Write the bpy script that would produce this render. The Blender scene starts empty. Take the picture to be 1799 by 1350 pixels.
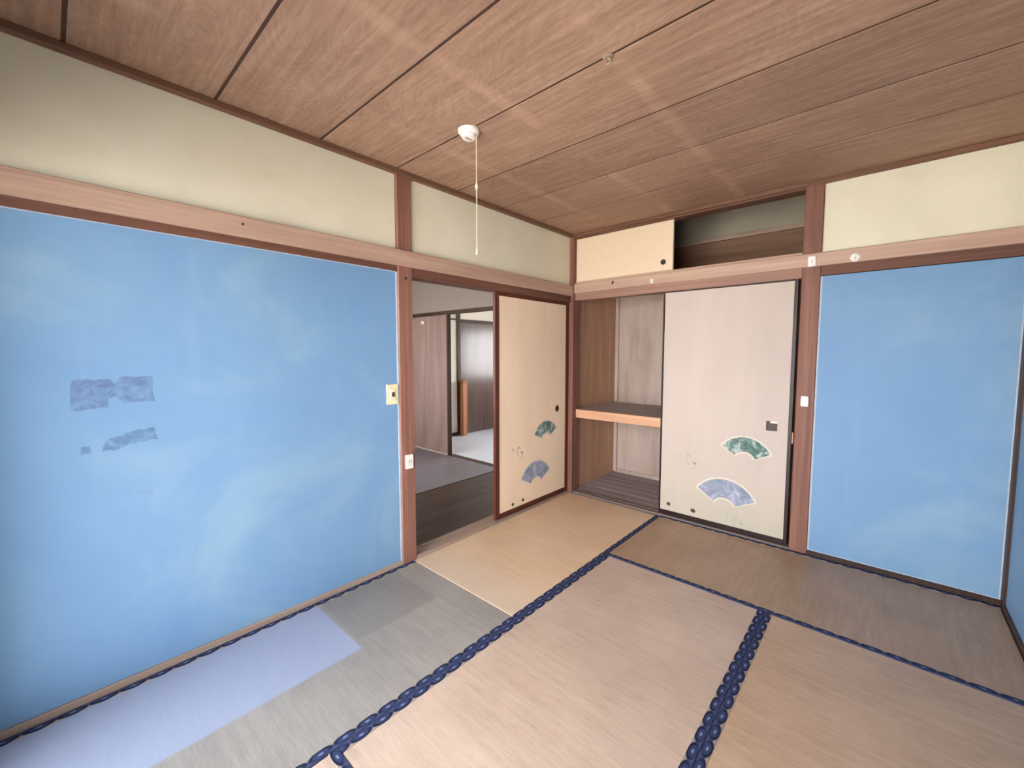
import bpy, bmesh, math, random
from mathutils import Vector, Matrix

scene = bpy.context.scene
COL = scene.collection
random.seed(7)

# ------------------------------------------------------------------ camera
F_PX = 730.41
cam_d = bpy.data.cameras.new('camera')
cam = bpy.data.objects.new('camera', cam_d)
COL.objects.link(cam)
cam_d.sensor_fit = 'HORIZONTAL'
cam_d.sensor_width = 36.0
cam_d.lens = 36.0 * F_PX / 1799.0
cam_d.clip_start = 0.02
cam_d.shift_y = -3.78 / 1799.0
yaw, pitch = math.radians(-41.966), math.radians(-4.025)
fw = Vector((math.sin(yaw) * math.cos(pitch), math.cos(yaw) * math.cos(pitch), math.sin(pitch)))
cam.location = (2.1874, -3.2696, 1.3207)
cam.rotation_euler = fw.to_track_quat('-Z', 'Y').to_euler()
scene.camera = cam

# ------------------------------------------------------------------ sky / exposure
world = bpy.data.worlds.new('overcast_sky')
scene.world = world
world.use_nodes = True
bg = world.node_tree.nodes['Background']
bg.inputs['Color'].default_value = (0.97, 0.98, 1.0, 1)
bg.inputs['Strength'].default_value = 4.0
vs = scene.view_settings
vs.view_transform = 'Standard'
vs.look = 'None'
vs.gamma = 1.0
vs.use_curve_mapping = False
vs.exposure = 2.10

# plan of the room (metres): inner corner of left and back wall at the origin
XL, XM, WR = 0.88, 1.787, 2.695
YB, YS, YE, D = -0.894, -1.781, -2.69, -3.62
H = 2.394
WIN = (0.12, 2.22, 0.06, 2.02)          # main window in the front wall: x0, x1, z0, z1
WIN_HALL = (-2.8, -0.9, 0.75, 1.95)     # unseen window added to light the hall, in the wall y = -2.3
WIN_FAR = (-2.55, -0.6, 0.75, 1.85)     # window of the far room, in the wall y = 3.1


def portal(name, loc, rot, sx, sy):
    l = bpy.data.lights.new(name, 'AREA')
    l.shape = 'RECTANGLE'
    l.size, l.size_y = sx, sy
    l.cycles.is_portal = True
    o = bpy.data.objects.new(name, l)
    o.location = loc
    o.rotation_euler = rot
    COL.objects.link(o)


portal('window_portal', ((WIN[0] + WIN[1]) / 2, D - 0.13, (WIN[2] + WIN[3]) / 2), (math.radians(90), 0, 0), WIN[1] - WIN[0], WIN[3] - WIN[2])
portal('window_portal', ((WIN_HALL[0] + WIN_HALL[1]) / 2, -2.43, (WIN_HALL[2] + WIN_HALL[3]) / 2), (math.radians(90), 0, 0), WIN_HALL[1] - WIN_HALL[0], WIN_HALL[3] - WIN_HALL[2])
portal('window_portal', ((WIN_FAR[0] + WIN_FAR[1]) / 2, 3.23, (WIN_FAR[2] + WIN_FAR[3]) / 2), (math.radians(-90), 0, 0), WIN_FAR[1] - WIN_FAR[0], WIN_FAR[3] - WIN_FAR[2])


# ------------------------------------------------------------------ helpers
def lin(c):
    return tuple((v / 255 / 12.92 if v / 255 <= 0.04045 else ((v / 255 + 0.055) / 1.055) ** 2.4) for v in c) + (1,)


def wloc(o):
    v = Vector((0, 0, 0))
    while o is not None:
        v += o.location
        o = o.parent
    return v


def obj(name, bm, mat, parent=None, bevel=0.0, smooth=False):
    """link a bmesh given in world coordinates as one mesh object"""
    if bevel > 0:
        bmesh.ops.bevel(bm, geom=list(bm.edges), offset=bevel, segments=1, affect='EDGES', clamp_overlap=True)
    bmesh.ops.recalc_face_normals(bm, faces=bm.faces)
    co = [v.co for v in bm.verts]
    lo = Vector((min(c[i] for c in co) for i in range(3)))
    hi = Vector((max(c[i] for c in co) for i in range(3)))
    org = Vector(((lo.x + hi.x) / 2, (lo.y + hi.y) / 2, lo.z))
    bmesh.ops.translate(bm, verts=bm.verts, vec=-org)
    me = bpy.data.meshes.new(name)
    bm.to_mesh(me)
    bm.free()
    if smooth:
        for p in me.polygons:
            p.use_smooth = True
    me.materials.append(mat)
    o = bpy.data.objects.new(name, me)
    COL.objects.link(o)
    if parent is not None:
        o.parent = parent
        o.location = org - wloc(parent)
    else:
        o.location = org
    return o


def tag(o, label=None, cat=None, group=None, kind=None):
    for k, v in (('label', label), ('category', cat), ('group', group), ('kind', kind)):
        if v:
            o[k] = v
    return o


def thing(name, loc, label, cat, group=None, kind=None):
    o = bpy.data.objects.new(name, None)
    o.empty_display_size = 0.05
    o.location = loc
    COL.objects.link(o)
    return tag(o, label, cat, group, kind)


def bx(bm, x0, x1, y0, y1, z0, z1):
    c = Vector(((x0 + x1) / 2, (y0 + y1) / 2, (z0 + z1) / 2))
    m = Matrix.Translation(c) @ Matrix.Diagonal((abs(x1 - x0), abs(y1 - y0), abs(z1 - z0), 1))
    bmesh.ops.create_cube(bm, size=1.0, matrix=m)
    return bm


def box(name, dims, mat, parent=None, bevel=0.0):
    return obj(name, bx(bmesh.new(), *dims), mat, parent, bevel)


def sbox(name, dims, mat, label, bevel=0.0, cat='trim'):
    return tag(box(name, dims, mat, None, bevel), label, cat, kind='structure')


def lathe(bm, c, axis, prof, n=28):
    """revolve (radius, height) pairs about an axis through c"""
    ax = {'x': Vector((1, 0, 0)), 'y': Vector((0, 1, 0)), 'z': Vector((0, 0, 1)),
          '-x': Vector((-1, 0, 0)), '-y': Vector((0, -1, 0)), '-z': Vector((0, 0, -1))}[axis]
    a = ax.orthogonal().normalized()
    b = ax.cross(a)
    rings = []
    for r, h in prof:
        if r < 1e-6:
            rings.append([bm.verts.new(Vector(c) + ax * h)])
        else:
            rings.append([bm.verts.new(Vector(c) + ax * h + (a * math.cos(2 * math.pi * i / n) + b * math.sin(2 * math.pi * i / n)) * r) for i in range(n)])
    for p, q in zip(rings, rings[1:]):
        for i in range(n):
            j = (i + 1) % n
            vs_ = [p[i % len(p)], p[j % len(p)], q[j % len(q)], q[i % len(q)]]
            u = []
            for v in vs_:
                if v not in u:
                    u.append(v)
            if len(u) > 2:
                bm.faces.new(u)
    return bm


def tube(bm, pts, r, n=8):
    pts = [Vector(p) for p in pts]
    rings = []
    for i, p in enumerate(pts):
        d = (pts[min(i + 1, len(pts) - 1)] - pts[max(i - 1, 0)]).normalized()
        a = d.cross(Vector((0.3, 1, 0.2))).normalized()
        b = d.cross(a)
        rings.append([bm.verts.new(p + (a * math.cos(2 * math.pi * k / n) + b * math.sin(2 * math.pi * k / n)) * r) for k in range(n)])
    for p, q in zip(rings, rings[1:]):
        for i in range(n):
            bm.faces.new((p[i], p[(i + 1) % n], q[(i + 1) % n], q[i]))
    bm.faces.new(rings[0])
    bm.faces.new(rings[-1])
    return bm


def slab(bm, pts, to3, nrm, t):
    """prism: 2D outline pts mapped by to3, thickness t along nrm"""
    a = [bm.verts.new(to3(*p)) for p in pts]
    b = [bm.verts.new(to3(*p) + Vector(nrm) * t) for p in pts]
    bm.faces.new(a)
    bm.faces.new(b)
    n = len(pts)
    for i in range(n):
        bm.faces.new((a[i], a[(i + 1) % n], b[(i + 1) % n], b[i]))
    return bm


# ------------------------------------------------------------------ materials
class NT:
    def __init__(self, name, rough=0.6, spec=0.3):
        self.m = bpy.data.materials.new(name)
        self.m.use_nodes = True
        self.t = self.m.node_tree
        self.b = self.t.nodes['Principled BSDF']
        self.b.inputs['Roughness'].default_value = rough
        self.b.inputs['Specular IOR Level'].default_value = spec

    def n(self, typ, **kw):
        nd = self.t.nodes.new(typ)
        for k, v in kw.items():
            setattr(nd, k, v)
        return nd

    def l(self, a, b):
        self.t.links.new(a, b)

    def inp(self, node, key, v):
        s = node.inputs[key]
        if hasattr(v, 'is_output') or hasattr(v, 'links'):
            self.l(v, s)
        else:
            s.default_value = v

    def coord(self, kind='Object', scale=(1, 1, 1), rand=0.0, loc=(0, 0, 0)):
        if kind == 'World':
            src = self.n('ShaderNodeNewGeometry').outputs['Position']
        else:
            src = self.n('ShaderNodeTexCoord').outputs[kind]
        if rand:
            oi = self.n('ShaderNodeObjectInfo')
            mul = self.math('MULTIPLY', oi.outputs['Random'], rand)
            add = self.n('ShaderNodeVectorMath', operation='ADD')
            self.l(src, add.inputs[0])
            self.l(mul, add.inputs[1])
            src = add.outputs[0]
        mp = self.n('ShaderNodeMapping')
        mp.inputs['Scale'].default_value = scale
        mp.inputs['Location'].default_value = loc
        self.l(src, mp.inputs['Vector'])
        return mp.outputs[0]

    def noise(self, vec, scale=5, detail=4, rough=0.55, dist=0.0):
        nd = self.n('ShaderNodeTexNoise')
        self.l(vec, nd.inputs['Vector'])
        nd.inputs['Scale'].default_value = scale
        nd.inputs['Detail'].default_value = detail
        nd.inputs['Roughness'].default_value = rough
        nd.inputs['Distortion'].default_value = dist
        return nd.outputs['Fac']

    def math(self, op, a, b=0.0, clamp=False):
        nd = self.n('ShaderNodeMath', operation=op)
        nd.use_clamp = clamp
        self.inp(nd, 0, a)
        self.inp(nd, 1, b)
        return nd.outputs[0]

    def ramp(self, fac, stops):
        nd = self.n('ShaderNodeValToRGB')
        cr = nd.color_ramp
        while len(cr.elements) < len(stops):
            cr.elements.new(0.5)
        for e, (p, c) in zip(cr.elements, stops):
            e.position = p
            e.color = c if len(c) == 4 else lin(c)
        self.l(fac, nd.inputs['Fac'])
        return nd.outputs['Color']

    def step(self, fac, lo, hi, a=0.0, b=1.0):
        nd = self.n('ShaderNodeMapRange', interpolation_type='SMOOTHSTEP')
        self.l(fac, nd.inputs['Value'])
        for k, v in (('From Min', lo), ('From Max', hi), ('To Min', a), ('To Max', b)):
            nd.inputs[k].default_value = v
        return nd.outputs['Result']

    def mix(self, fac, a, b, mode='MIX'):
        nd = self.n('ShaderNodeMix', data_type='RGBA', blend_type=mode)
        for s, v in ((nd.inputs[0], fac), (nd.inputs[6], a), (nd.inputs[7], b)):
            if hasattr(v, 'links'):
                self.l(v, s)
            elif isinstance(v, tuple):
                s.default_value = v if len(v) == 4 else lin(v)
            else:
                s.default_value = v
        return nd.outputs[2]

    def bump(self, h, strength=0.2, dist=0.002):
        nd = self.n('ShaderNodeBump')
        nd.inputs['Strength'].default_value = strength
        nd.inputs['Distance'].default_value = dist
        self.l(h, nd.inputs['Height'])
        self.l(nd.outputs[0], self.b.inputs['Normal'])

    def color(self, c):
        if hasattr(c, 'links'):
            self.l(c, self.b.inputs['Base Color'])
        else:
            self.b.inputs['Base Color'].default_value = lin(c)
        return self.m


def plain(name, c, rough=0.5, spec=0.4, metal=0.0, var=0.06):
    k = NT(name, rough, spec)
    k.b.inputs['Metallic'].default_value = metal
    v = k.noise(k.coord('Object', rand=7), 30, 3)
    lo = tuple(x * (1 - var) for x in c)
    hi = tuple(min(255, x * (1 + var)) for x in c)
    return k.color(k.ramp(v, [(0.3, lo), (0.7, hi)]))


def wood(name, light, dark, axis='z', rough=0.55, fine=40, spec=0.3, contrast=1.0, var=0.1, rings=6):
    """streaky grain along one axis plus broad tone drift, different for every object"""
    k = NT(name, rough, spec)
    s_f = {'x': (1.2, fine, fine), 'y': (fine, 1.2, fine), 'z': (fine, fine, 1.2)}[axis]
    s_b = {'x': (0.5, rings, rings), 'y': (rings, 0.5, rings), 'z': (rings, rings, 0.5)}[axis]
    f = k.noise(k.coord('Object', s_f, 9.0), 1.0, 5, 0.65)
    b = k.noise(k.coord('Object', s_b, 5.0), 1.0, 4, 0.6, 1.2)
    h = k.math('ADD', k.math('MULTIPLY', f, 0.55), k.math('MULTIPLY', b, 0.45))
    w = 0.16 / contrast
    c = k.ramp(h, [(0.5 - w, dark), (0.5 + w, light)])
    oi = k.n('ShaderNodeObjectInfo')
    tone = k.step(oi.outputs['Random'], 0, 1, 1 - var, 1 + var)
    sc = k.n('ShaderNodeVectorMath', operation='SCALE')
    k.l(c, sc.inputs[0])
    k.l(tone, sc.inputs['Scale'])
    k.bump(f, 0.15, 0.0015)
    return k.color(sc.outputs[0])


M = {}
M['post'] = wood('post_wood', (150, 106, 90), (110, 72, 60), 'z', 0.6, 45)
M['beam_x'] = wood('beam_wood_x', (206, 174, 154), (172, 138, 118), 'x', 0.6, 50)
M['beam_y'] = wood('beam_wood_y', (206, 174, 154), (172, 138, 118), 'y', 0.6, 50)
M['kamoi_x'] = wood('shaded_lintel_wood_x', (126, 86, 70), (96, 62, 50), 'x', 0.6, 50)  # dark tone carries the shade under the beam
M['kamoi_c'] = wood('closet_lintel_wood', (164, 128, 112), (132, 98, 84), 'x', 0.6, 50)
M['kamoi_y'] = wood('shaded_lintel_wood_y', (126, 86, 70), (96, 62, 50), 'y', 0.6, 50)  # shade below the beam is put into this dark colour
M['edge_x'] = wood('cornice_wood_x', (130, 94, 74), (98, 66, 50), 'x', 0.6, 50)
M['edge_y'] = wood('cornice_wood_y', (130, 94, 74), (98, 66, 50), 'y', 0.6, 50)
M['sill_x'] = wood('sill_wood_x', (186, 164, 148), (146, 124, 108), 'x', 0.6, 60)
M['sill_y'] = wood('sill_wood_y', (186, 164, 148), (146, 124, 108), 'y', 0.6, 60)
M['lacquer'] = wood('lacquered_frame', (104, 52, 40), (74, 36, 28), 'z', 0.4, 30)
M['black_lacquer'] = wood('dark_frame', (52, 30, 28), (36, 20, 20), 'z', 0.4, 30)
M['closet_side'] = wood('closet_side_board', (206, 162, 130), (168, 128, 100), 'z', 0.6, 16, rings=4)
M['closet_back'] = wood('closet_plywood', (198, 180, 168), (162, 140, 128), 'z', 0.6, 9, rings=3)
M['closet_strip'] = wood('closet_batten', (200, 184, 174), (166, 146, 136), 'z', 0.6, 30)
M['shelf_top'] = wood('dusty_shelf', (186, 178, 174), (150, 141, 138), 'x', 0.7, 20)
M['shelf_front'] = wood('shelf_rail_wood', (226, 180, 146), (198, 148, 116), 'x', 0.55, 45)
M['closet_floor'] = wood('dusty_planks', (174, 162, 162), (130, 120, 124), 'x', 0.7, 24)
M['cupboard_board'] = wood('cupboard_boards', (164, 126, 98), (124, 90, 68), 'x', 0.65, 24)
M['hall_plank'] = wood('hall_planks', (80, 63, 54), (52, 41, 35), 'y', 0.4, 24, spec=0.4)
M['hall_grey'] = wood('grey_hall_floor', (128, 123, 130), (100, 95, 101), 'y', 0.35, 12, spec=0.5)
M['hall_panel'] = wood('hall_panel_wood', (150, 127, 119), (120, 99, 92), 'z', 0.5, 12, rings=3)
M['dark_trim'] = wood('dark_trim_wood', (78, 56, 46), (54, 38, 32), 'z', 0.5, 40)
M['far_panel'] = wood('glossy_far_panel', (112, 88, 80), (86, 66, 62), 'z', 0.22, 20, spec=0.7)
M['orange_post'] = wood('light_newel_wood', (196, 140, 104), (160, 106, 76), 'z', 0.5, 40)
M['groove'] = plain('ceiling_groove_wood', (74, 50, 40), 0.8)
M['closet_sill'] = wood('closet_sill_wood', (142, 126, 118), (108, 94, 88), 'x', 0.65, 50)
M['white'] = plain('white_plastic', (236, 228, 220), 0.4)
M['cream_plastic'] = plain('aged_cream_plastic', (230, 216, 174), 0.4)
M['socket_dark'] = plain('dark_insert', (60, 48, 40), 0.5)
M['iron'] = plain('dark_iron_pull', (52, 40, 38), 0.45, metal=0.3)
M['brass'] = plain('tarnished_brass', (180, 160, 135), 0.4, metal=0.6)
M['cord'] = plain('cotton_cord', (226, 206, 180), 0.8)
M['aluminium'] = plain('aluminium_frame', (196, 196, 196), 0.4, metal=0.8)
M['core'] = plain('wall_core', (150, 140, 128), 0.9, 0.1)
M['grey_plaster'] = plain('grey_hall_plaster', (138, 128, 120), 0.9, 0.1, var=0.02)
M['white_wall'] = plain('white_far_wall', (232, 226, 214), 0.9, 0.1, var=0.01)
M['far_floor'] = plain('pale_vinyl_floor', (206, 210, 220), 0.35, 0.4, var=0.015)
M['ground'] = plain('light_bouncing_ground', (226, 222, 214), 0.9, 0.1)  # kept pale so it bounces daylight up to the ceiling
M['strip_white'] = plain('pale_edging', (176, 184, 196), 0.6)


def make_plaster(name, a, b):
    k = NT(name, 0.95, 0.1)
    v = k.noise(k.coord('World'), 2.2, 5, 0.6, 0.3)
    f = k.noise(k.coord('World'), 160, 3)
    k.bump(f, 0.15, 0.001)
    return k.color(k.ramp(v, [(0.35, a), (0.68, b)]))


M['plaster'] = make_plaster('cream_plaster', (222, 214, 188), (232, 225, 203))
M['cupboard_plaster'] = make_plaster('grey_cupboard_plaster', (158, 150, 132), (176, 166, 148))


def make_blue():
    k = NT('blue_painted_board', 0.55, 0.3)
    w = k.coord('World')
    v = k.noise(w, 1.3, 4, 0.6, 0.5)
    c = k.ramp(v, [(0.30, (110, 147, 186)), (0.55, (118, 154, 188)), (0.75, (136, 167, 190))])
    # brushed streaks and scuffs
    s = k.noise(k.coord('World', (6, 6, 0.7)), 1.5, 5, 0.65)
    c = k.mix(k.step(s, 0.5, 0.8, 0, 0.25), c, (136, 166, 196))
    d = k.noise(k.coord('World', (1, 1, 1.6), loc=(3, 1, 2)), 7, 3, 0.6)
    c = k.mix(k.step(d, 0.68, 0.78, 0, 0.3), c, (104, 134, 168))
    k.bump(k.noise(w, 90, 3), 0.08, 0.001)
    return k.color(c)


M['blue'] = make_blue()


def make_ceiling():
    k = NT('ceiling_board_wood', 0.6, 0.25)
    oi = k.n('ShaderNodeObjectInfo')
    warp = k.noise(k.coord('Object', (1.3, 3.2, 1), 11), 1.0, 4, 0.6, 1.6)
    fig = k.n('ShaderNodeMath', operation='SINE')
    k.l(k.math('MULTIPLY', warp, 95.0), fig.inputs[0])
    f = k.noise(k.coord('Object', (3.0, 42, 1), 9), 1.0, 4, 0.6)
    broad = k.noise(k.coord('Object', (1.5, 2.5, 1), 5), 1.0, 3)
    h = k.math('ADD', k.math('MULTIPLY', fig.outputs[0], 0.07), f)
    h = k.math('ADD', h, k.math('MULTIPLY', k.math('SUBTRACT', broad, 0.5), 0.6))
    c = k.ramp(h, [(0.2, (142, 110, 91)), (0.5, (162, 128, 106)), (0.8, (180, 147, 124))])
    # paler bars left across the boards at three battens
    xyz = k.n('ShaderNodeSeparateXYZ')
    k.l(k.n('ShaderNodeNewGeometry').outputs['Position'], xyz.inputs[0])
    wob = k.math('MULTIPLY', k.math('SUBTRACT', k.noise(k.coord('World'), 9, 3), 0.5), 0.06)
    xw = k.math('ADD', xyz.outputs['X'], wob)
    tot = None
    for xc in (0.40, 0.91, 1.395):
        a = k.step(k.math('ABSOLUTE', k.math('SUBTRACT', xw, xc)), 0.012, 0.05, 1.0, 0.0)
        tot = a if tot is None else k.math('ADD', tot, a)
    patch = k.step(k.noise(k.coord('World', loc=(4, 2, 0)), 3.5, 2), 0.35, 0.65, 0.0, 0.30)
    c = k.mix(k.math('MULTIPLY', tot, patch, True), c, (208, 170, 146))
    sc = k.n('ShaderNodeVectorMath', operation='SCALE')
    k.l(c, sc.inputs[0])
    k.l(k.step(oi.outputs['Random'], 0, 1, 0.9, 1.08), sc.inputs['Scale'])
    k.bump(f, 0.1, 0.001)
    return k.color(sc.outputs[0])


M['ceiling'] = make_ceiling()


def make_tatami(name, along, a, b, fade_and_reflection=None):
    """woven rush: fine strands across the mat, ribs along it"""
    k = NT(name, 0.42, 0.5)
    st = (14, 260, 1) if along == 'y' else (260, 14, 1)
    fine = k.noise(k.coord('World', st), 1.0, 4, 0.7)
    st2 = (3, 40, 1) if along == 'y' else (40, 3, 1)
    mid = k.noise(k.coord('World', st2), 1.0, 4, 0.65)
    broad = k.noise(k.coord('World'), 2.6, 4, 0.6)
    h = k.math('ADD', k.math('MULTIPLY', fine, 0.4), k.math('ADD', k.math('MULTIPLY', mid, 0.3), k.math('MULTIPLY', broad, 0.3)))
    c = k.ramp(h, [(0.39, a), (0.61, b)])
    sep = k.n('ShaderNodeSeparateXYZ')
    k.l(k.n('ShaderNodeNewGeometry').outputs['Position'], sep.inputs[0])
    if fade_and_reflection:
        for (x0, x1, y0, y1, col, amt, sf) in fade_and_reflection:
            wx = k.math('ADD', sep.outputs['X'], k.math('MULTIPLY', k.math('SUBTRACT', mid, 0.5), 0.02))
            m = k.math('MULTIPLY', k.step(wx, x0 - sf, x0 + sf), k.step(wx, x1 - sf, x1 + sf, 1, 0))
            m = k.math('MULTIPLY', m, k.step(sep.outputs['Y'], y0 - sf, y0 + sf))
            m = k.math('MULTIPLY', m, k.step(sep.outputs['Y'], y1 - sf, y1 + sf, 1, 0))
            c = k.mix(k.math('MULTIPLY', m, amt), c, col)
    # ribs
    ax = sep.outputs['X'] if along == 'y' else sep.outputs['Y']
    rib = k.n('ShaderNodeMath', operation='SINE')
    k.l(k.math('MULTIPLY', ax, 2 * math.pi / 0.0155), rib.inputs[0])
    k.bump(k.math('ADD', k.math('MULTIPLY', rib.outputs[0], 0.25), fine), 0.25, 0.002)
    return k.color(c)


def make_border(name, along, flip, side):
    """navy cloth edging with a chain of linked rings; object coordinates, width 0.032"""
    k = NT(name, 0.8, 0.15)
    sep = k.n('ShaderNodeSeparateXYZ')
    k.l(k.n('ShaderNodeTexCoord').outputs['Object'], sep.inputs[0])
    v = sep.outputs['X'] if along == 'y' else sep.outputs['Y']
    pos = k.n('ShaderNodeSeparateXYZ')
    k.l(k.n('ShaderNodeNewGeometry').outputs['Position'], pos.inputs[0])
    u = pos.outputs['Y'] if along == 'y' else pos.outputs['X']
    per = 0.083
    uu = k.math('ADD', k.math('MULTIPLY', u, 1 / per), 0.5 if flip else 0.0)
    fr = k.math('SUBTRACT', k.math('FRACT', uu), 0.5)
    fr2 = k.math('SUBTRACT', k.math('FRACT', k.math('ADD', uu, 0.5)), 0.5)
    vv = k.math('ADD', k.math('MULTIPLY', v, 1 / 0.031), 0.0)

    def radius(f):
        return k.math('SQRT', k.math('ADD', k.math('POWER', k.math('MULTIPLY', f, 1.08), 2.0), k.math('POWER', vv, 2.0)))
    r = radius(fr)
    c = k.mix(k.step(r, 0.50, 0.58), (50, 60, 94), (150, 140, 132))
    c = k.mix(k.math('MULTIPLY', k.math('MULTIPLY', k.step(r, 0.30, 0.38), k.step(r, 0.48, 0.56, 1, 0)), k.step(k.math('MULTIPLY', vv, -1.0 if side > 0 else 1.0), -0.30, 0.10, 0.35, 1.0)), c, (30, 34, 54))
    c = k.mix(k.step(r, 0.08, 0.15, 1, 0), c, (120, 130, 162))
    # the inner side of the pair reads as plain blue between the rings
    inner = k.step(k.math('MULTIPLY', vv, 1.0 if side > 0 else -1.0), -0.25, -0.05)
    c = k.mix(k.math('MULTIPLY', k.math('MULTIPLY', inner, k.step(r, 0.48, 0.56)), 0.9), c, (48, 60, 98))
    return k.color(c)


for al in 'xy':
    for fl in (0, 1):
        for sd in (-1, 1):
            M['border_%s%d%d' % (al, fl, sd)] = make_border('mat_border_%s_%d_%d' % (al, fl, sd), al, fl, sd)


def make_paper(name, base, tint):
    """printed sliding door paper: plain above, faint greenish mist print towards the foot"""
    k = NT(name, 0.85, 0.15)
    sep = k.n('ShaderNodeSeparateXYZ')
    k.l(k.n('ShaderNodeTexCoord').outputs['Object'], sep.inputs[0])
    v = k.noise(k.coord('Object', (1, 1, 0.25)), 5, 4, 0.55)
    c = k.ramp(v, [(0.35, tuple(x * 0.965 for x in base)), (0.65, base)])
    cloud = k.noise(k.coord('Object', (1, 1, 2.2)), 4, 3, 0.6)
    foot = k.math('MULTIPLY', k.step(k.math('ADD', sep.outputs['Z'], k.math('MULTIPLY', cloud, 0.5)), 0.3, 0.75, 1, 0), k.step(cloud, 0.35, 0.6, 0.3, 0.9))
    c = k.mix(foot, c, tint)
    return k.color(c)


M['paper_left'] = make_paper('tan_door_paper', (248, 222, 192), (238, 214, 182))
M['paper_closet'] = make_paper('pale_door_paper', (199, 184, 173), (188, 182, 163))
M['paper_small'] = plain('small_door_paper', (234, 212, 182), 0.85, 0.15, var=0.006)


def make_print(name, stops, scale=16):
    k = NT(name, 0.85, 0.1)
    v = k.noise(k.coord('Object', rand=3), scale, 3, 0.6, 0.8)
    return k.color(k.ramp(v, stops))


M['fan_green'] = make_print('green_fan_print', [(0.36, (86, 110, 102)), (0.5, (116, 138, 130)), (0.62, (178, 188, 182))], 22)
M['fan_blue'] = make_print('blue_grey_fan_print', [(0.34, (126, 140, 150)), (0.52, (152, 156, 174)), (0.68, (184, 186, 206))], 14)
M['twig'] = make_print('grey_twig_print', [(0.3, (158, 160, 146)), (0.7, (184, 182, 166))], 30)
M['blot'] = make_print('dark_blot_print', [(0.3, (58, 50, 52)), (0.7, (84, 76, 74))], 40)
M['fan_halo'] = make_print('pale_fan_outline', [(0.3, (208, 200, 184)), (0.7, (216, 206, 192))], 20)


def make_residue(name, col):
    k = NT(name, 0.8, 0.1)
    k.b.inputs['Base Color'].default_value = lin(col)
    v = k.noise(k.coord('Object', (1, 1, 1), 5), 26, 4, 0.65, 0.6)
    tr = k.n('ShaderNodeBsdfTransparent')
    mx = k.n('ShaderNodeMixShader')
    k.l(k.step(v, 0.3, 0.68, 0.06, 0.34), mx.inputs[0])
    k.l(tr.outputs[0], mx.inputs[1])
    k.l(k.b.outputs[0], mx.inputs[2])
    k.l(mx.outputs[0], k.t.nodes['Material Output'].inputs['Surface'])
    return k.m


M['residue'] = make_residue('tape_residue', (112, 112, 160))
M['residue_grey'] = make_residue('grey_tape_residue', (96, 124, 164))


def make_glass():
    k = NT('window_glass', 0.02, 0.5)
    tr = k.n('ShaderNodeBsdfTransparent')
    gl = k.n('ShaderNodeBsdfGlossy')
    gl.inputs['Roughness'].default_value = 0.02
    fr = k.n('ShaderNodeFresnel')
    fr.inputs['IOR'].default_value = 1.3
    mx = k.n('ShaderNodeMixShader')
    k.l(fr.outputs[0], mx.inputs[0])
    k.l(tr.outputs[0], mx.inputs[1])
    k.l(gl.outputs[0], mx.inputs[2])
    k.l(mx.outputs[0], k.t.nodes['Material Output'].inputs['Surface'])
    return k.m


M['glass'] = make_glass()

# ------------------------------------------------------------------ ground outside
sbox('ground', (-14, 14, -18, 16, -0.6, -0.45), M['ground'], 'pale concrete ground outside the house, made pale to bounce light indoors', cat='ground')  # unseen, put in to bounce daylight through the windows

sbox('added_eaves', (-1.2, WR + 1.2, D - 1.25, D - 0.1, 2.30, 2.36), M['beam_x'], 'boarded eaves projecting unseen above the window to cut high sky light', cat='added_eaves')  # unseen overhang added to block high sky and even out the room light

# ------------------------------------------------------------------ floor and mats
sbox('floor', (-0.02, WR + 0.08, D - 0.02, 0.02, -0.2, -0.052), M['core'], 'wooden underfloor beneath the tatami mats', cat='floor')

BW = 0.031


def tatami(x0, x1, y0, y1, along, mat, label, flip=0, sides=(-1, 1)):
    g = 0.0015
    x0, x1, y0, y1 = x0 + g, x1 - g, y0 + g, y1 - g
    t = thing('tatami_mat', ((x0 + x1) / 2, (y0 + y1) / 2, -0.052), label, 'tatami mat', 'six tatami mats covering the floor')
    z0, z1 = -0.052, -0.0015
    box('mat_surface', (x0, x1, y0, y1, z0, z1), mat, t, 0.003)
    for s in sides:
        if along == 'y':
            d = (x0 - 0.0005, x0 + BW, y0, y1) if s < 0 else (x1 - BW, x1 + 0.0005, y0, y1)
        else:
            d = (x0, x1, y0 - 0.0005, y0 + BW) if s < 0 else (x0, x1, y1 - BW, y1 + 0.0005)
        b = box('cloth_border', d + (z1 - 0.02, 0.0005), M['border_%s%d%d' % (along, int(s > 0), s)], t, 0.0006)
        b['label'] = 'navy cloth border with a chain of linked rings'
    return t


M['mat_a'] = make_tatami('tatami_golden', 'y', (204, 172, 140), (224, 197, 166),
                         [(-0.9, 1.9, -2.9, -1.55, (196, 184, 168), 0.55, 0.22)])
M['mat_b'] = make_tatami('tatami_faded_wall_tint', 'y', (132, 128, 124), (158, 153, 147),
                         [(-0.1, 0.50, -3.7, -2.40, (148, 161, 190), 0.8, 0.01), (-0.1, 0.44, -2.38, -1.93, (114, 112, 110), 0.45, 0.012)])  # first patch: bleaching plus painted reflection of the blue wall
M['mat_c'] = make_tatami('tatami_pinkish', 'y', (172, 151, 134), (200, 179, 162))
M['mat_d'] = make_tatami('tatami_brown', 'x', (150, 124, 102), (176, 148, 122))
M['mat_e'] = make_tatami('tatami_tan', 'y', (166, 138, 114), (194, 166, 140))
tatami(0.005, XL, YS, -0.03, 'y', M['mat_a'], 'golden tatami mat before the open sliding door in the corner', 0, (1,))
tatami(0.005, XL, D + 0.03, YS, 'y', M['mat_b'], 'pale bleached tatami mat with painted blue wall reflection along the long blue wall panel', 1)
tatami(XL, WR - 0.005, YB, -0.012, 'x', M['mat_d'], 'brown tatami mat lying along the closet door and blue panel')
tatami(XL, XM, YE, YB, 'y', M['mat_c'], 'pinkish tan tatami mat between two dark ring-patterned borders', 1)
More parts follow.
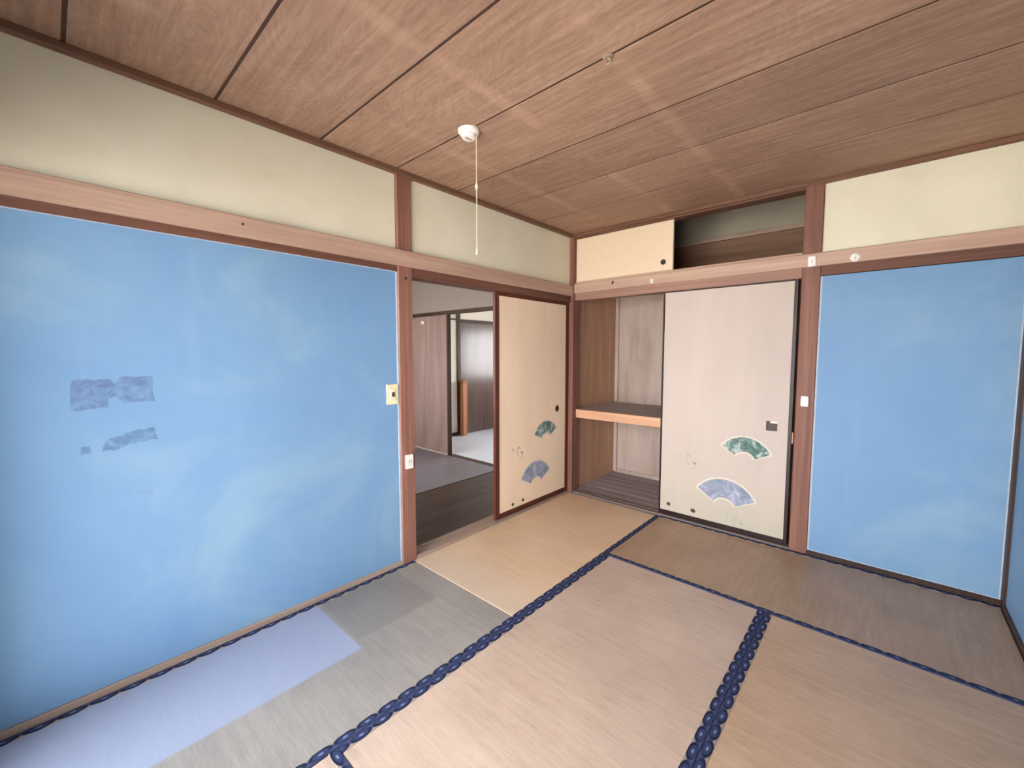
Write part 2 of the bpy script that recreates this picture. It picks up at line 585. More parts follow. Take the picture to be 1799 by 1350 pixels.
tatami(XM, WR - 0.005, YE, YB, 'y', M['mat_e'], 'tan tatami mat beside the right wall')
tatami(XL, WR - 0.005, D + 0.03, YE, 'x', M['mat_c'], 'pinkish tatami mat below the window, set crosswise', 1)

# ------------------------------------------------------------------ ceiling
ceil = tag(box('ceiling', (-0.1, WR + 0.1, D - 0.1, 0.0, H + 0.022, H + 0.10), M['groove']), 'brown boarded ceiling over the tatami room', 'ceiling', kind='structure')
joints = [0.03, -0.52, -0.955, -1.395, -1.855, -2.295, -2.74, -3.18, D - 0.05]
for a, b in zip(joints, joints[1:]):
    if a < 0:
        box('joint_strip', (-0.04, WR + 0.06, a - 0.0065, a + 0.0065, H + 0.0025, H + 0.02), M['groove'], ceil)
    box('ceiling_board', (-0.04, WR + 0.06, b + 0.0065, a - 0.0065, H, H + 0.022), M['ceiling'], ceil)

# ------------------------------------------------------------------ left wall
wl = thing('wall_left', (-0.06, D / 2, 0), 'left wall with a big blue painted panel under cream plaster', 'wall', kind='structure')
bm = bmesh.new()
bx(bm, -0.10, -0.03, D - 0.1, -1.80, -0.05, H)
bx(bm, -0.10, -0.03, -1.80, 0.02, 1.86, H)
obj('wall_core', bm, M['core'], wl)
blue_l = box('painted_panel', (-0.03, -0.006, D, -1.866, 0.026, 1.80), M['blue'], wl, 0.001)
blue_l['label'] = 'light blue painted panel with old tape marks'
box('edge_strip', (-0.03, -0.003, -1.868, -1.857, 0.026, 1.80), M['strip_white'], wl, 0.001)
box('edge_strip', (-0.03, -0.004, D, -1.868, 1.799, 1.804), M['strip_white'], wl)
box('plaster_panel', (-0.03, -0.012, D, -1.86, 1.90, H), M['plaster'], wl)
box('plaster_panel', (-0.03, -0.012, -1.77, 0.0, 1.90, H), M['plaster'], wl)


def residue(pts, mat, x=-0.006):
    r = random.Random(len(pts) * 7 + int(pts[0][0] * -100))
    out = []
    n = len(pts)
    for i in range(n):
        p, q = pts[i], pts[(i + 1) % n]
        for j in range(5):
            t = j / 5
            out.append((p[0] + (q[0] - p[0]) * t + r.uniform(-0.005, 0.005), p[1] + (q[1] - p[1]) * t + r.uniform(-0.004, 0.004)))
    o = obj('tape_residue', slab(bmesh.new(), out, lambda a, b: Vector((x, a, b)), (1, 0, 0), 0.0004), mat, blue_l)
    return o


residue([(-3.222, 1.108), (-3.222, 1.222), (-3.125, 1.222), (-3.105, 1.205), (-3.09, 1.228), (-3.0, 1.226), (-2.992, 1.128), (-3.09, 1.124), (-3.10, 1.15), (-3.125, 1.15), (-3.13, 1.112)], M['residue'])
residue([(-3.158, 0.948), (-3.135, 0.99), (-3.07, 1.01), (-3.0, 1.02), (-2.99, 0.97), (-3.07, 0.962), (-3.12, 0.946)], M['residue_grey'])
residue([(-3.215, 0.945), (-3.205, 0.975), (-3.185, 0.97), (-3.18, 0.945)], M['residue_grey'])

# ------------------------------------------------------------------ back wall
wb = thing('wall_back', (WR / 2, 0.06, 0), 'back wall with blue painted panel and cream plaster beside the closet', 'wall', kind='structure')
bm = bmesh.new()
bx(bm, 1.80, WR + 0.1, 0.03, 0.10, -0.05, H)
obj('wall_core', bm, M['core'], wb)
box('painted_panel', (1.862, WR, 0.006, 0.03, 0.026, 1.80), M['blue'], wb, 0.001)
box('edge_strip', (1.856, 1.866, 0.004, 0.03, 0.026, 1.80), M['strip_white'], wb)
box('edge_strip', (1.866, WR, 0.003, 0.03, 0.026, 0.031), M['strip_white'], wb)
box('edge_strip', (WR - 0.010, WR - 0.004, 0.003, 0.03, 0.036, 1.80), M['strip_white'], wb)
box('plaster_panel', (1.85, WR, 0.012, 0.03, 1.90, H), M['plaster'], wb)

# ------------------------------------------------------------------ right wall
wr = thing('wall_right', (WR + 0.06, D / 2, 0), 'right wall with blue painted panel under cream plaster', 'wall', kind='structure')
box('wall_core', (WR + 0.03, WR + 0.10, D - 0.1, 0.1, -0.05, H), M['core'], wr)
box('painted_panel', (WR + 0.006, WR + 0.03, D, -0.06, 0.026, 1.80), M['blue'], wr, 0.001)
box('plaster_panel', (WR + 0.012, WR + 0.03, D, -0.06, 1.90, H), M['plaster'], wr)

# ------------------------------------------------------------------ front wall with the window
wf = thing('wall_front', (WR / 2, D - 0.06, 0), 'front wall around the wide sliding window', 'wall', kind='structure')
bm = bmesh.new()
bx(bm, -0.1, WIN[0], D - 0.10, D, -0.05, H)
bx(bm, WIN[1], WR + 0.1, D - 0.10, D, -0.05, H)
bx(bm, WIN[0], WIN[1], D - 0.10, D, WIN[3], H)
bx(bm, WIN[0], WIN[1], D - 0.10, D, -0.05, WIN[2])
obj('wall_core', bm, M['plaster'], wf)


def window(name, x0, x1, z0, z1, y, label, face):
    w = thing(name, ((x0 + x1) / 2, y, z0), label, 'window', kind='structure')
    bm = bmesh.new()
    f = 0.03
    bx(bm, x0, x1, y - 0.04, y + 0.04, z0, z0 + f)
    bx(bm, x0, x1, y - 0.04, y + 0.04, z1 - f, z1)
    bx(bm, x0, x0 + f, y - 0.04, y + 0.04, z0 + f, z1 - f)
    bx(bm, x1 - f, x1, y - 0.04, y + 0.04, z0 + f, z1 - f)
    obj('window_frame', bm, M['aluminium'], w)
    xm = (x0 + x1) / 2
    for i, (a, b) in enumerate(((x0 + f, xm + 0.02), (xm - 0.02, x1 - f))):
        yy = y + (0.018 if i == 0 else -0.018) * face
        bm = bmesh.new()
        s = 0.035
        bx(bm, a, b, yy - 0.012, yy + 0.012, z0 + f, z0 + f + s)
        bx(bm, a, b, yy - 0.012, yy + 0.012, z1 - f - s, z1 - f)
        bx(bm, a, a + s, yy - 0.012, yy + 0.012, z0 + f + s, z1 - f - s)
        bx(bm, b - s, b, yy - 0.012, yy + 0.012, z0 + f + s, z1 - f - s)
        sash = obj('sash', bm, M['aluminium'], w)
        box('pane', (a + s, b - s, yy - 0.002, yy + 0.002, z0 + f + s, z1 - f - s), M['glass'], sash)
    return w


window('window_1', *WIN, D - 0.05, 'wide two-sash aluminium sliding window of the tatami room', 1)

# ------------------------------------------------------------------ posts and beams (timber frame)
sbox('trim_1', (-0.09, 0.006, -1.857, -1.757, -0.04, H), M['post'], 'reddish brown post between blue panel and open doorway', 0.004)
sbox('trim_2', (1.757, 1.856, -0.006, 0.09, -0.04, H), M['post'], 'reddish brown post between closet and blue panel', 0.004)
sbox('trim_3', (-0.08, 0.030, -0.030, 0.08, -0.04, H), M['post'], 'slim brown corner post between doorway and closet', 0.003)
sbox('trim_4', (WR - 0.004, WR + 0.08, -0.062, 0.03, -0.04, H), M['dark_trim'], 'dark corner post between the two blue panels', 0.003)
# nageshi beams
sbox('trim_5', (-0.03, 0.020, D, -0.016, 1.838, 1.930), M['beam_y'], 'tan beam along the left wall below the plaster', 0.003)
sbox('trim_6', (0.021, WR - 0.001, -0.018, 0.03, 1.862, 1.945), M['beam_x'], 'tan beam along the back wall above the closet', 0.003)
sbox('trim_7', (WR - 0.020, WR + 0.03, D, -0.02, 1.838, 1.930), M['beam_y'], 'tan beam along the right wall', 0.003)
# lintels
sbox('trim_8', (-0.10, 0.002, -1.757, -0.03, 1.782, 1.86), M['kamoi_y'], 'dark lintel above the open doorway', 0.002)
sbox('trim_9', (-0.03, 0.002, D, -1.857, 1.803, 1.85), M['kamoi_y'], 'strip with painted beam shade above the long blue panel', 0.002)
sbox('trim_10', (0.03, 1.757, -0.002, 0.10, 1.798, 1.87), M['kamoi_c'], 'brown lintel above the closet opening', 0.002)
sbox('trim_11', (1.856, WR, -0.002, 0.03, 1.803, 1.87), M['kamoi_x'], 'strip with painted beam shade above the small blue panel', 0.002)
sbox('trim_12', (0.03, 1.757, -0.004, 0.10, 1.93, 1.962), M['beam_x'], 'lower track of the overhead cupboard', 0.002)
sbox('trim_13', (0.03, 1.757, -0.004, 0.10, 2.352, H), M['edge_x'], 'upper track of the overhead cupboard', 0.002)
# cornice
sbox('trim_14', (-0.03, 0.020, D, -0.0, H - 0.028, H), M['edge_y'], 'dark brown cornice strip along the left wall', 0.003)
sbox('trim_15', (0.020, WR - 0.020, -0.020, 0.03, H - 0.028, H), M['edge_x'], 'dark brown cornice strip along the back wall', 0.003)
sbox('trim_16', (WR - 0.020, WR + 0.03, D, 0.0, H - 0.028, H), M['edge_y'], 'dark brown cornice strip along the right wall', 0.003)
# floor strips and sills
sbox('baseboard_left', (-0.03, 0.004, D, -1.857, -0.05, 0.026), M['sill_y'], 'low wooden strip under the long blue panel', 0.002, 'baseboard')
sbox('baseboard_back', (1.856, WR, -0.011, 0.03, -0.05, 0.026), M['dark_trim'], 'low dark strip under the small blue panel', 0.002, 'baseboard')
sbox('baseboard_right', (WR - 0.004, WR + 0.03, D, -0.062, -0.05, 0.026), M['dark_trim'], 'low dark strip under the right wall panel', 0.002, 'baseboard')
bm = bmesh.new()
prof = [(-0.12, -0.05), (0.004, -0.05), (0.004, 0.012), (-0.012, 0.012), (-0.012, 0.008), (-0.048, 0.008), (-0.048, 0.012), (-0.062, 0.012), (-0.062, 0.008), (-0.098, 0.008), (-0.098, 0.012), (-0.12, 0.012)]
slab(bm, prof, lambda a, b: Vector((a, -1.757, b)), (0, 1, 0), 1.727)
tag(obj('trim_17', bm, M['sill_y']), 'worn wooden door sill with two sliding tracks', 'trim', kind='structure')
bm = bmesh.new()
prof = [(p[0] * -1, p[1]) for p in prof]
slab(bm, prof, lambda a, b: Vector((0.03, a - 0.006, b)), (1, 0, 0), 1.727)
tag(obj('trim_18', bm, M['closet_sill']), 'worn grey closet sill with two sliding tracks', 'trim', kind='structure')


# ------------------------------------------------------------------ sliding doors
def fan_pts(cu, cv, ro, ri, tilt=0.0, n=18, half=60):
    o = []
    for i in range(n + 1):
        a = math.radians(-half + 2 * half * i / n + tilt)
        r = ro * (1 + (0.012 if i % 2 else -0.006))
        o.append((cu + r * math.sin(a), cv + r * math.cos(a)))
    for i in range(n, -1, -1):
        a = math.radians(-half + 2 * half * i / n + tilt)
        o.append((cu + ri * math.sin(a), cv + ri * math.cos(a)))
    return o


def fan_mesh(bm, to3, nrm, cu, cv, ro, ri, tilt, t0, t1, half=60, n=18):
    """folded fan leaf: pleats alternately proud"""
    a, b = [], []
    for i in range(n + 1):
        an = math.radians(-half + 2 * half * i / n + tilt)
        k = t1 if i % 2 else t0
        o3, i3 = to3(cu + ro * math.sin(an), cv + ro * math.cos(an)), to3(cu + ri * math.sin(an), cv + ri * math.cos(an))
        a.append((bm.verts.new(o3 + Vector(nrm) * k), bm.verts.new(i3 + Vector(nrm) * k)))
        b.append((bm.verts.new(o3), bm.verts.new(i3)))
    for i in range(n):
        bm.faces.new((a[i][0], a[i + 1][0], a[i + 1][1], a[i][1]))
        bm.faces.new((b[i][0], b[i + 1][0], b[i + 1][1], b[i][1]))
        for j in (0, 1):
            bm.faces.new((a[i][j], a[i + 1][j], b[i + 1][j], b[i][j]))
    for e in (0, n):
        bm.faces.new((a[e][0], a[e][1], b[e][1], b[e][0]))
    return bm


def fusuma(name, label, to3, nrm, w, h, z0, paper, frame, fl, fr_, fb, ft, prints, pull, frame_label=None):
    """to3(u, v, d): u along the door, v up, d out of the face"""
    base = to3(w / 2, 0, -0.012)
    dr = thing(name, (base.x, base.y, z0), label, 'sliding door', kind='structure')

    def bar(nm, u0, u1, v0, v1, d0, d1, mat, par, bev=0.002):
        bm = bmesh.new()
        p, q = to3(u0, v0, d0), to3(u1, v1, d1)
        bx(bm, min(p.x, q.x), max(p.x, q.x), min(p.y, q.y), max(p.y, q.y), min(p.z, q.z), max(p.z, q.z))
        return obj(nm, bm, mat, par, bev)
    panel = bar('paper_panel', fl * 0.7, w - fr_ * 0.7, fb * 0.7, h - ft * 0.7, -0.020, -0.004, paper, dr, 0.0)
    bar('stile', 0, fl, 0, h, -0.024, 0.0, frame, dr)
    bar('stile', w - fr_, w, 0, h, -0.024, 0.0, frame, dr)
    bar('rail', fl, w - fr_, 0, fb, -0.024, -0.001, frame, dr)
    bar('rail', fl, w - fr_, h - ft, h, -0.024, -0.001, frame, dr)
    face = lambda a, b: to3(a, b, -0.004)
    for p in prints:
        bm = bmesh.new()
        if p[0] == 'fan':
            _, u, v, ro, ri, tilt, mat, lab = p
            slab(bm, fan_pts(u, v, ro * 1.06, ri * 0.86, tilt, half=63), face, nrm, 0.0003)
            obj('fan_outline', bm, M['fan_halo'], panel)
            bm = bmesh.new()
            o = obj('fan_print', fan_mesh(bm, face, nrm, u, v, ro, ri, tilt, 0.0004, 0.0008), M[mat], panel)
            o['label'] = lab
        elif p[0] == 'twig':
            _, u, v, s = p
            r = random.Random(3)
            for k in range(9):
                a = math.radians(r.uniform(-50, 50))
                cu, cv = u + r.uniform(-0.06, 0.07) * s, v + r.uniform(-0.07, 0.05) * s
                L = r.uniform(0.03, 0.06) * s
                wd = r.uniform(0.0035, 0.007) * s
                d = (math.sin(a), math.cos(a))
                pts = [(cu - d[0] * L / 2, cv - d[1] * L / 2), (cu + d[1] * wd, cv - d[0] * wd), (cu + d[0] * L / 2, cv + d[1] * L / 2), (cu - d[1] * wd, cv + d[0] * wd)]
                slab(bm, pts, face, nrm, 0.0004)
            obj('twig_print', bm, M['twig'], panel)
        elif p[0] == 'blot':
            _, u, v, s = p
            r = random.Random(int(u * 1000))
            pts = [(u + s * r.uniform(0.7, 1.1) * math.cos(k * math.pi / 5), v + s * r.uniform(0.7, 1.1) * math.sin(k * math.pi / 5)) for k in range(10)]
            slab(bm, pts, face, nrm, 0.0004)
            obj('blot_print', bm, M['blot'], panel)
    # recessed finger pull: a rim and a dark cup
    kind, pu, pv, pw, ph = pull
    c = to3(pu, pv, -0.004)
    if kind == 'oval':
        bm = bmesh.new()
        ring = [(pu + pw / 2 * math.cos(2 * math.pi * k / 20), pv + ph / 2 * math.sin(2 * math.pi * k / 20)) for k in range(20)]
        slab(bm, ring, face, nrm, 0.003)
        pl = obj('finger_pull', bm, M['iron'], dr)
        bm = bmesh.new()
        ring = [(pu + pw * 0.36 * math.cos(2 * math.pi * k / 20), pv + ph * 0.36 * math.sin(2 * math.pi * k / 20)) for k in range(20)]
        slab(bm, ring, lambda a, b: to3(a, b, -0.003), nrm, 0.0025)
        obj('pull_cup', bm, M['socket_dark'], pl)
    else:
        pl = bar('finger_pull', pu - pw / 2, pu + pw / 2, pv - ph / 2, pv + ph / 2, -0.004, -0.0005, M['iron'], dr, 0.001)
        bar('pull_cup', pu - pw * 0.32, pu + pw * 0.32, pv - ph * 0.34, pv + ph * 0.30, -0.003, 0.0004, M['socket_dark'], pl, 0.0004)
        bar('pull_cup', pu - pw * 0.12, pu + pw * 0.5, pv + ph * 0.30, pv + ph * 0.5, -0.003, 0.0006, M['brass'], pl, 0.0004)
    return dr


ZD = 0.014
fusuma('door_1', 'tan paper sliding door with reddish frame half across the doorway',
       lambda u, v, d: Vector((-0.014 + d, -1.012 + u, ZD + v)), (1, 0, 0), 0.978, 1.768, ZD,
       M['paper_left'], M['lacquer'], 0.045, 0.045, 0.040, 0.030,
       [('fan', 0.645, 0.530, 0.175, 0.075, -4, 'fan_green', 'dark green fan print'),
        ('fan', 0.508, 0.155, 0.215, 0.085, -2, 'fan_blue', 'blue-grey fan print'),
        ('twig', 0.262, 0.495, 1.0), ('blot', 0.205, 0.072, 0.016), ('blot', 0.33, 0.075, 0.016)],
       ('oval', 0.806, 0.80, 0.052, 0.058))
fusuma('door_2', 'pale paper closet door with green and blue-grey fan prints',
       lambda u, v, d: Vector((0.852 + u, 0.010 - d, ZD + v)), (0, -1, 0), 0.890, 1.785, ZD,
       M['paper_closet'], M['black_lacquer'], 0.014, 0.022, 0.034, 0.010,
       [('fan', 0.613, 0.525, 0.178, 0.075, 4, 'fan_green', 'green fan print'),
        ('fan', 0.488, 0.150, 0.222, 0.085, 4, 'fan_blue', 'blue-grey fan print'),
        ('twig', 0.215, 0.475, 1.0), ('twig', 0.56, 0.085, 0.8), ('blot', 0.082, 0.088, 0.018), ('blot', 0.272, 0.080, 0.018)],
       ('square', 0.773, 0.805, 0.066, 0.066))
fusuma('door_3', 'small cream sliding door of the overhead cupboard',
       lambda u, v, d: Vector((0.032 + u, 0.012 - d, 1.963 + v)), (0, -1, 0), 0.885, 0.388, 1.963,
       M['paper_small'], M['paper_small'], 0.008, 0.008, 0.008, 0.008, [],
       ('oval', 0.808, 0.072, 0.042, 0.042))

# ------------------------------------------------------------------ closet interior
wc = thing('wall_closet', (0.9, 0.5, 0), 'wooden inside walls of the closet', 'wall', kind='structure')
box('side_board', (-0.03, 0.004, 0.081, 0.84, -0.05, 1.93), M['closet_side'], wc)
box('side_board', (1.81, 1.84, 0.101, 0.84, -0.05, 1.93), M['closet_side'], wc)
for k in range(2):
    box('back_board', (-0.03 + 0.92 * k, 0.888 + 0.952 * k, 0.85, 0.87, -0.05, 1.93), M['closet_back'], wc)
box('corner_batten', (0.004, 0.040, 0.822, 0.85, 0.026, 0.70), M['closet_strip'], wc, 0.002)
box('corner_batten', (0.004, 0.040, 0.822, 0.85, 0.79, 1.93), M['closet_strip'], wc, 0.002)
box('skirting', (0.04, 1.81, 0.838, 0.85, 0.0, 0.05), M['closet_strip'], wc, 0.002)
fc = thing('floor_closet', (0.9, 0.45, -0.03), 'dusty grey plank floor inside the closet', 'floor', kind='structure')
for k in range(6):
    box('plank', (0.006, 1.808, 0.118 + k * 0.121, 0.118 + (k + 1) * 0.121 - 0.003, -0.03, 0.012), M['closet_floor'], fc, 0.002)
sh = thing('closet_shelf', (0.9, 0.45, 0.70), 'wooden middle shelf inside the closet with orange front edge', 'shelf')
for k in range(3):
    box('shelf_board', (0.006, 1.808, 0.052 + k * 0.256, 0.052 + (k + 1) * 0.256 - 0.002, 0.772, 0.788), M['shelf_top'], sh, 0.001)
box('front_rail', (0.036, 1.750, 0.018, 0.050, 0.712, 0.790), M['shelf_front'], sh, 0.003)
box('bearer', (0.006, 0.036, 0.10, 0.82, 0.73, 0.770), M['shelf_top'], sh, 0.002)

# overhead cupboard
wo = thing('wall_cupboard', (0.9, 0.5, 1.94), 'dim inside walls of the overhead cupboard', 'wall', kind='structure')
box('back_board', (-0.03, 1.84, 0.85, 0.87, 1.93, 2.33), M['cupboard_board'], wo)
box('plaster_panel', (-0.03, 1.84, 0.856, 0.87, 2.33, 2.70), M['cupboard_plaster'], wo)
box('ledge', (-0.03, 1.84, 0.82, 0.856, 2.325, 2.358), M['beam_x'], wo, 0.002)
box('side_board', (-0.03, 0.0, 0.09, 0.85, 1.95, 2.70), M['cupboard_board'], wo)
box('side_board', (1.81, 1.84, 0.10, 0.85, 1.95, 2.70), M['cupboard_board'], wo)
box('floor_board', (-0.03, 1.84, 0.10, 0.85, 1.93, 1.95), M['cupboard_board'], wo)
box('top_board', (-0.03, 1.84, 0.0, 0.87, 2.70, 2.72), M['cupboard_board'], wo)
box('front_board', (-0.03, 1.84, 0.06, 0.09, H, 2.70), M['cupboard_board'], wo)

# ------------------------------------------------------------------ hall behind the doorway
fh = thing('floor_hall', (-1.5, -1.0, -0.05), 'dark wooden hall floor beyond the doorway', 'floor', kind='structure')
xs = -0.121
for k in range(6):
    box('plank', (xs - 0.148, xs, -2.3, 0.16, -0.05, -0.004), M['hall_plank'], fh, 0.0015)
    xs -= 0.15
pl = box('grey_floor', (-3.1, xs, -2.3, 0.10, -0.05, 0.002), M['hall_grey'], fh)
wh = thing('wall_hall', (-1.5, 0.15, 0), 'hall wall with brown panel under grey plaster', 'wall', kind='structure')
box('plaster_panel', (-3.1, -0.03, 0.11, 0.16, 1.845, 2.5), M['grey_plaster'], wh)
pn = box('brown_panel', (-2.95, -1.955, 0.115, 0.15, 0.012, 1.80), M['hall_panel'], wh, 0.002)
box('panel_foot', (-3.1, -1.955, 0.105, 0.19, -0.05, 0.012), M['closet_strip'], wh, 0.002)
box('lintel', (-3.1, -0.10, 0.098, 0.162, 1.80, 1.845), M['dark_trim'], wh, 0.002)
box('jamb', (-1.958, -1.928, 0.100, 0.150, -0.05, 1.80), M['dark_trim'], wh, 0.002)
box('sill', (-1.928, -0.55, 0.100, 0.19, -0.05, 0.004), M['dark_trim'], wh, 0.002)
box('wall_core', (-0.55, -0.03, 0.11, 0.19, -0.05, 1.80), M['hall_panel'], wh)
box('wall_core', (-3.16, -3.1, -2.4, 0.2, -0.05, 2.5), M['grey_plaster'], wh)
box('hall_ceiling', (-3.2, -0.03, -2.4, 0.2, 2.5, 2.54), M['white_wall'], wh)
bm = bmesh.new()
bx(bm, -3.16, WIN_HALL[0], -2.4, -2.3, -0.05, 2.5)
bx(bm, WIN_HALL[1], -0.03, -2.4, -2.3, -0.05, 2.5)
bx(bm, WIN_HALL[0], WIN_HALL[1], -2.4, -2.3, -0.05, WIN_HALL[2])
bx(bm, WIN_HALL[0], WIN_HALL[1], -2.4, -2.3, WIN_HALL[3], 2.5)
obj('wall_core', bm, M['grey_plaster'], wh)
window('window_2', *WIN_HALL, -2.35, 'unseen aluminium sliding window added to light the hall', 1)  # unseen window put in to brighten the hall
kn = thing('wall_hook', (-2.47, 0.115, 1.70), 'small white round hook high on the brown hall panel', 'hook')
obj('hook_base', lathe(bmesh.new(), (-2.47, 0.1155, 1.72), '-y', [(0, 0), (0.024, 0), (0.024, 0.006), (0.018, 0.010), (0, 0.010)]), M['white'], kn)
obj('hook_peg', tube(bmesh.new(), [(-2.47, 0.106, 1.72), (-2.47, 0.09, 1.715), (-2.47, 0.082, 1.722), (-2.47, 0.082, 1.735)], 0.004), M['white'], kn)

# far room
FX = -2.87
sbox('floor_far', (FX - 0.1, -0.03, 0.19, 3.15, -0.05, -0.002), M['far_floor'], 'pale smooth floor of the room beyond the hall', cat='floor')
wfar = thing('wall_far', (FX, 1.6, 0), 'wall of the far room with glossy dark sliding panels', 'wall', kind='structure')
box('wall_core', (FX - 0.1, FX - 0.03, 0.19, 3.1, -0.05, 2.5), M['white_wall'], wfar)
box('plaster_panel', (FX - 0.03, FX - 0.005, 1.10, 3.1, 1.85, 2.5), M['white_wall'], wfar)
box('plaster_panel', (FX - 0.03, FX - 0.005, 0.19, 1.05, 0.05, 2.5), M['white_wall'], wfar)
box('skirting', (FX - 0.03, FX + 0.004, 0.19, 1.05, -0.05, 0.05), M['dark_trim'], wfar)
box('rail', (FX - 0.03, FX + 0.008, 0.19, 1.05, 1.83, 1.855), M['dark_trim'], wfar)
box('far_post', (FX - 0.03, FX + 0.012, 1.05, 1.12, -0.05, 2.5), M['dark_trim'], wfar, 0.002)
box('lintel', (FX - 0.03, FX + 0.010, 1.12, 3.1, 1.80, 1.85), M['dark_trim'], wfar, 0.002)
for k in range(2):
    box('sliding_panel', (FX - 0.03, FX - 0.004 - 0.012 * k, 1.12 + 0.97 * k, 2.10 + 1.0 * k, 0.0, 1.80), M['far_panel'], wfar, 0.002)
bm = bmesh.new()
y0, y1 = 3.1, 3.2
bx(bm, FX - 0.1, WIN_FAR[0], y0, y1, -0.05, 2.5)
bx(bm, WIN_FAR[1], -0.03, y0, y1, -0.05, 2.5)
bx(bm, WIN_FAR[0], WIN_FAR[1], y0, y1, -0.05, WIN_FAR[2])
bx(bm, WIN_FAR[0], WIN_FAR[1], y0, y1, WIN_FAR[3], 2.5)
obj('wall_core', bm, M['white_wall'], wfar)
box('wall_core', (-0.10, -0.03, 0.19, 3.1, -0.05, 2.5), M['white_wall'], wfar)
box('far_ceiling', (FX - 0.1, -0.03, 0.19, 3.2, 2.5, 2.54), M['white_wall'], wfar)
window('window_3', *WIN_FAR, 3.15, 'aluminium sliding window of the far room', -1)
npst = thing('newel_post', (FX + 0.07, 1.125, 0.0), 'short orange wooden post standing before the far wall', 'post')
box('shaft', (FX + 0.03, FX + 0.11, 1.075, 1.165, -0.002, 0.84), M['orange_post'], npst, 0.004)
bm = bmesh.new()
bx(bm, FX + 0.02, FX + 0.12, 1.065, 1.175, 0.84, 0.885)
obj('cap', bm, M['orange_post'], npst, 0.012)

# ------------------------------------------------------------------ small fittings
# ceiling rosette with pull cord
RX, RY = 0.632, -1.853
t = thing('ceiling_rosette', (RX, RY, H), 'white round ceiling lamp rosette with hanging pull cord', 'lamp socket')
obj('rosette_base', lathe(bmesh.new(), (RX, RY, H + 0.003), '-z', [(0, 0), (0.052, 0), (0.052, 0.012), (0.047, 0.020), (0.036, 0.024), (0, 0.024)], 36), M['white'], t, smooth=False)
obj('rosette_cap', lathe(bmesh.new(), (RX, RY, H - 0.02), '-z', [(0, 0), (0.034, 0), (0.034, 0.012), (0.030, 0.018), (0, 0.019)], 32), M['white'], t)
bm = bmesh.new()
bx(bm, RX - 0.004, RX + 0.004, RY - 0.018, RY + 0.018, H - 0.041, H - 0.037)
obj('contact_slot', bm, M['brass'], t)
CX, CY = 0.660, -1.830
cd = obj('pull_cord', tube(bmesh.new(), [(CX, CY, H - 0.015), (CX, CY, 2.2), (CX + 0.001, CY, 2.0), (CX, CY, 1.83)], 0.0022), M['cord'], t)
obj('cord_joint', lathe(bmesh.new(), (CX, CY, 2.148), '-z', [(0, 0), (0.003, 0), (0.006, 0.008), (0.0085, 0.018), (0.007, 0.026), (0.003, 0.034), (0, 0.034)], 14), M['cord'], cd)
obj('cord_knob', lathe(bmesh.new(), (CX, CY, 1.838), '-z', [(0, 0), (0.003, 0), (0.005, 0.012), (0.006, 0.028), (0.004, 0.036), (0, 0.037)], 14), M['cord'], cd)

# brass ceiling hook
t = thing('ceiling_hook', (1.385, -1.856, H), 'small metal hook screwed into a ceiling board joint', 'hook')
obj('hook_plate', lathe(bmesh.new(), (1.385, -1.856, H + 0.003), '-z', [(0, 0), (0.020, 0), (0.020, 0.006), (0.012, 0.011), (0, 0.012)], 20), M['brass'], t)
pts = [(1.385, -1.856, H - 0.006)] + [(1.385 + 0.009 * math.sin(a), -1.856, H - 0.018 + 0.009 * math.cos(a)) for a in [math.radians(d) for d in range(0, 271, 30)]]
obj('hook_wire', tube(bmesh.new(), pts, 0.0025), M['brass'], t)

# light switch on the blue panel
t = thing('light_switch', (-0.006, -1.905, 1.01), 'cream wall switch with dark toggle on the long blue panel', 'switch')
box('cover_plate', (-0.007, 0.003, -1.945, -1.868, 1.010, 1.132), M['cream_plastic'], t, 0.003)
box('rocker_surround', (0.002, 0.006, -1.925, -1.888, 1.035, 1.107), M['cream_plastic'], t, 0.0015)
box('toggle', (0.005, 0.010, -1.914, -1.897, 1.058, 1.084), M['socket_dark'], t, 0.001)

# outlet on the doorway post
t = thing('power_outlet', (0.006, -1.807, 0.60), 'white surface outlet low on the doorway post', 'outlet')
box('outlet_body', (0.005, 0.026, -1.832, -1.782, 0.602, 0.690), M['white'], t, 0.004)
for s in (-1, 1):
    box('slot', (0.0255, 0.0268, -1.807 + s * 0.008 - 0.0015, -1.807 + s * 0.008 + 0.0015, 0.638, 0.656), M['socket_dark'], t)

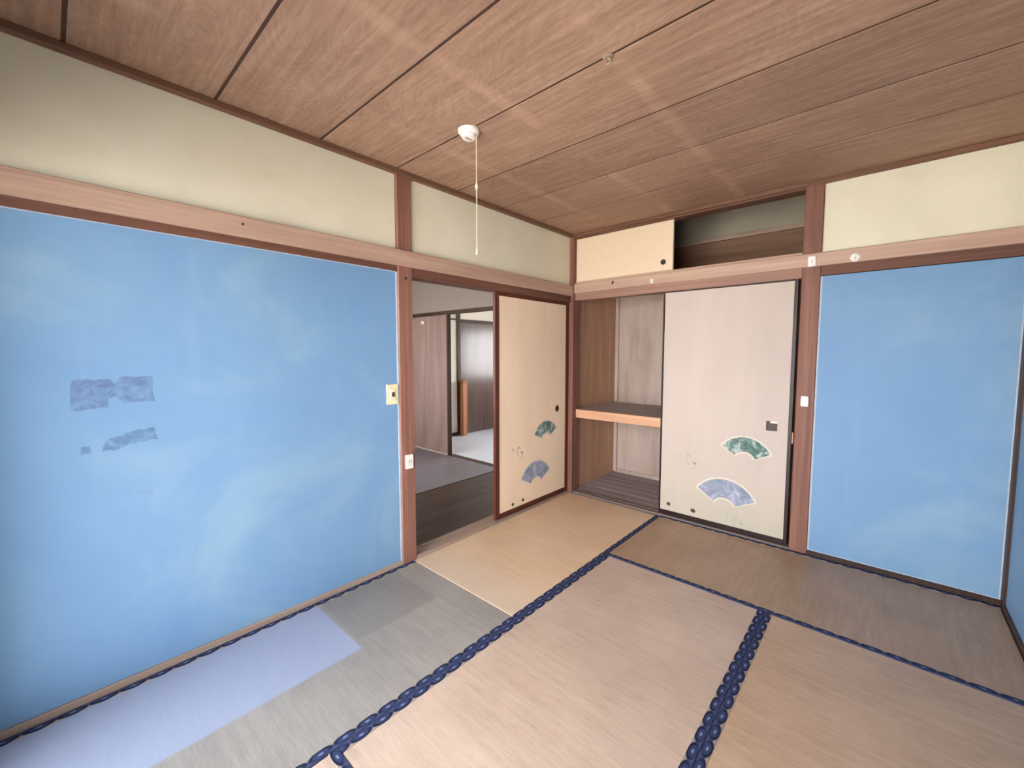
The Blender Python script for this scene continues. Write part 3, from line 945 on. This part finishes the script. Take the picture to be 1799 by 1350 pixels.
# small fittings on the back wall
t = thing('post_switch', (1.806, -0.006, 0.97), 'small white box fixed on the closet post', 'switch')
box('switch_body', (1.786, 1.828, -0.024, -0.005, 0.972, 1.040), M['white'], t, 0.004)
box('switch_key', (1.797, 1.817, -0.028, -0.023, 0.990, 1.022), M['white'], t, 0.002)
t = thing('beam_socket', (1.809, -0.018, 1.85), 'white square hook plate on the beam above the closet post', 'hook')
box('hook_base', (1.788, 1.830, -0.026, -0.017, 1.862, 1.928), M['white'], t, 0.004)
obj('hook_peg', tube(bmesh.new(), [(1.809, -0.025, 1.90), (1.809, -0.036, 1.885), (1.809, -0.042, 1.882), (1.809, -0.046, 1.894)], 0.004), M['white'], t)
t = thing('beam_hook', (2.02, -0.018, 1.86), 'white round hook on the beam over the small blue panel', 'hook')
obj('hook_base', lathe(bmesh.new(), (2.02, -0.017, 1.888), '-y', [(0, 0), (0.025, 0), (0.025, 0.006), (0.019, 0.011), (0, 0.012)], 22), M['white'], t)
obj('hook_peg', tube(bmesh.new(), [(2.02, -0.027, 1.885), (2.02, -0.038, 1.878), (2.02, -0.043, 1.88), (2.02, -0.046, 1.89)], 0.004), M['white'], t)
t = thing('beam_tag', (0.765, -0.018, 1.87), 'tiny white hook on the beam over the closet opening', 'hook')
box('hook_base', (0.750, 0.778, -0.024, -0.017, 1.872, 1.908), M['white'], t, 0.003)
obj('hook_peg', tube(bmesh.new(), [(0.764, -0.023, 1.89), (0.764, -0.032, 1.882), (0.764, -0.037, 1.89)], 0.003), M['white'], t)
t = thing('beam_nail', (0.424, -0.018, 1.91), 'dark bent nail in the beam over the closet opening', 'nail')
obj('nail_shank', tube(bmesh.new(), [(0.424, -0.012, 1.925), (0.424, -0.030, 1.923), (0.424, -0.034, 1.905)], 0.006), M['iron'], t)
t = thing('post_nail', (0.006, -1.804, 1.76), 'dark nail head near the top of the doorway post', 'nail')
obj('nail_head', lathe(bmesh.new(), (0.004, -1.804, 1.768), 'x', [(0, 0), (0.008, 0), (0.008, 0.005), (0, 0.006)], 12), M['iron'], t)
t = thing('beam_pin', (0.02, -2.68, 1.885), 'tiny dark pin in the beam over the long blue panel', 'nail')
obj('pin_head', lathe(bmesh.new(), (0.018, -2.66, 1.893), 'x', [(0, 0), (0.005, 0), (0.005, 0.006), (0, 0.007)], 10), M['iron'], t)
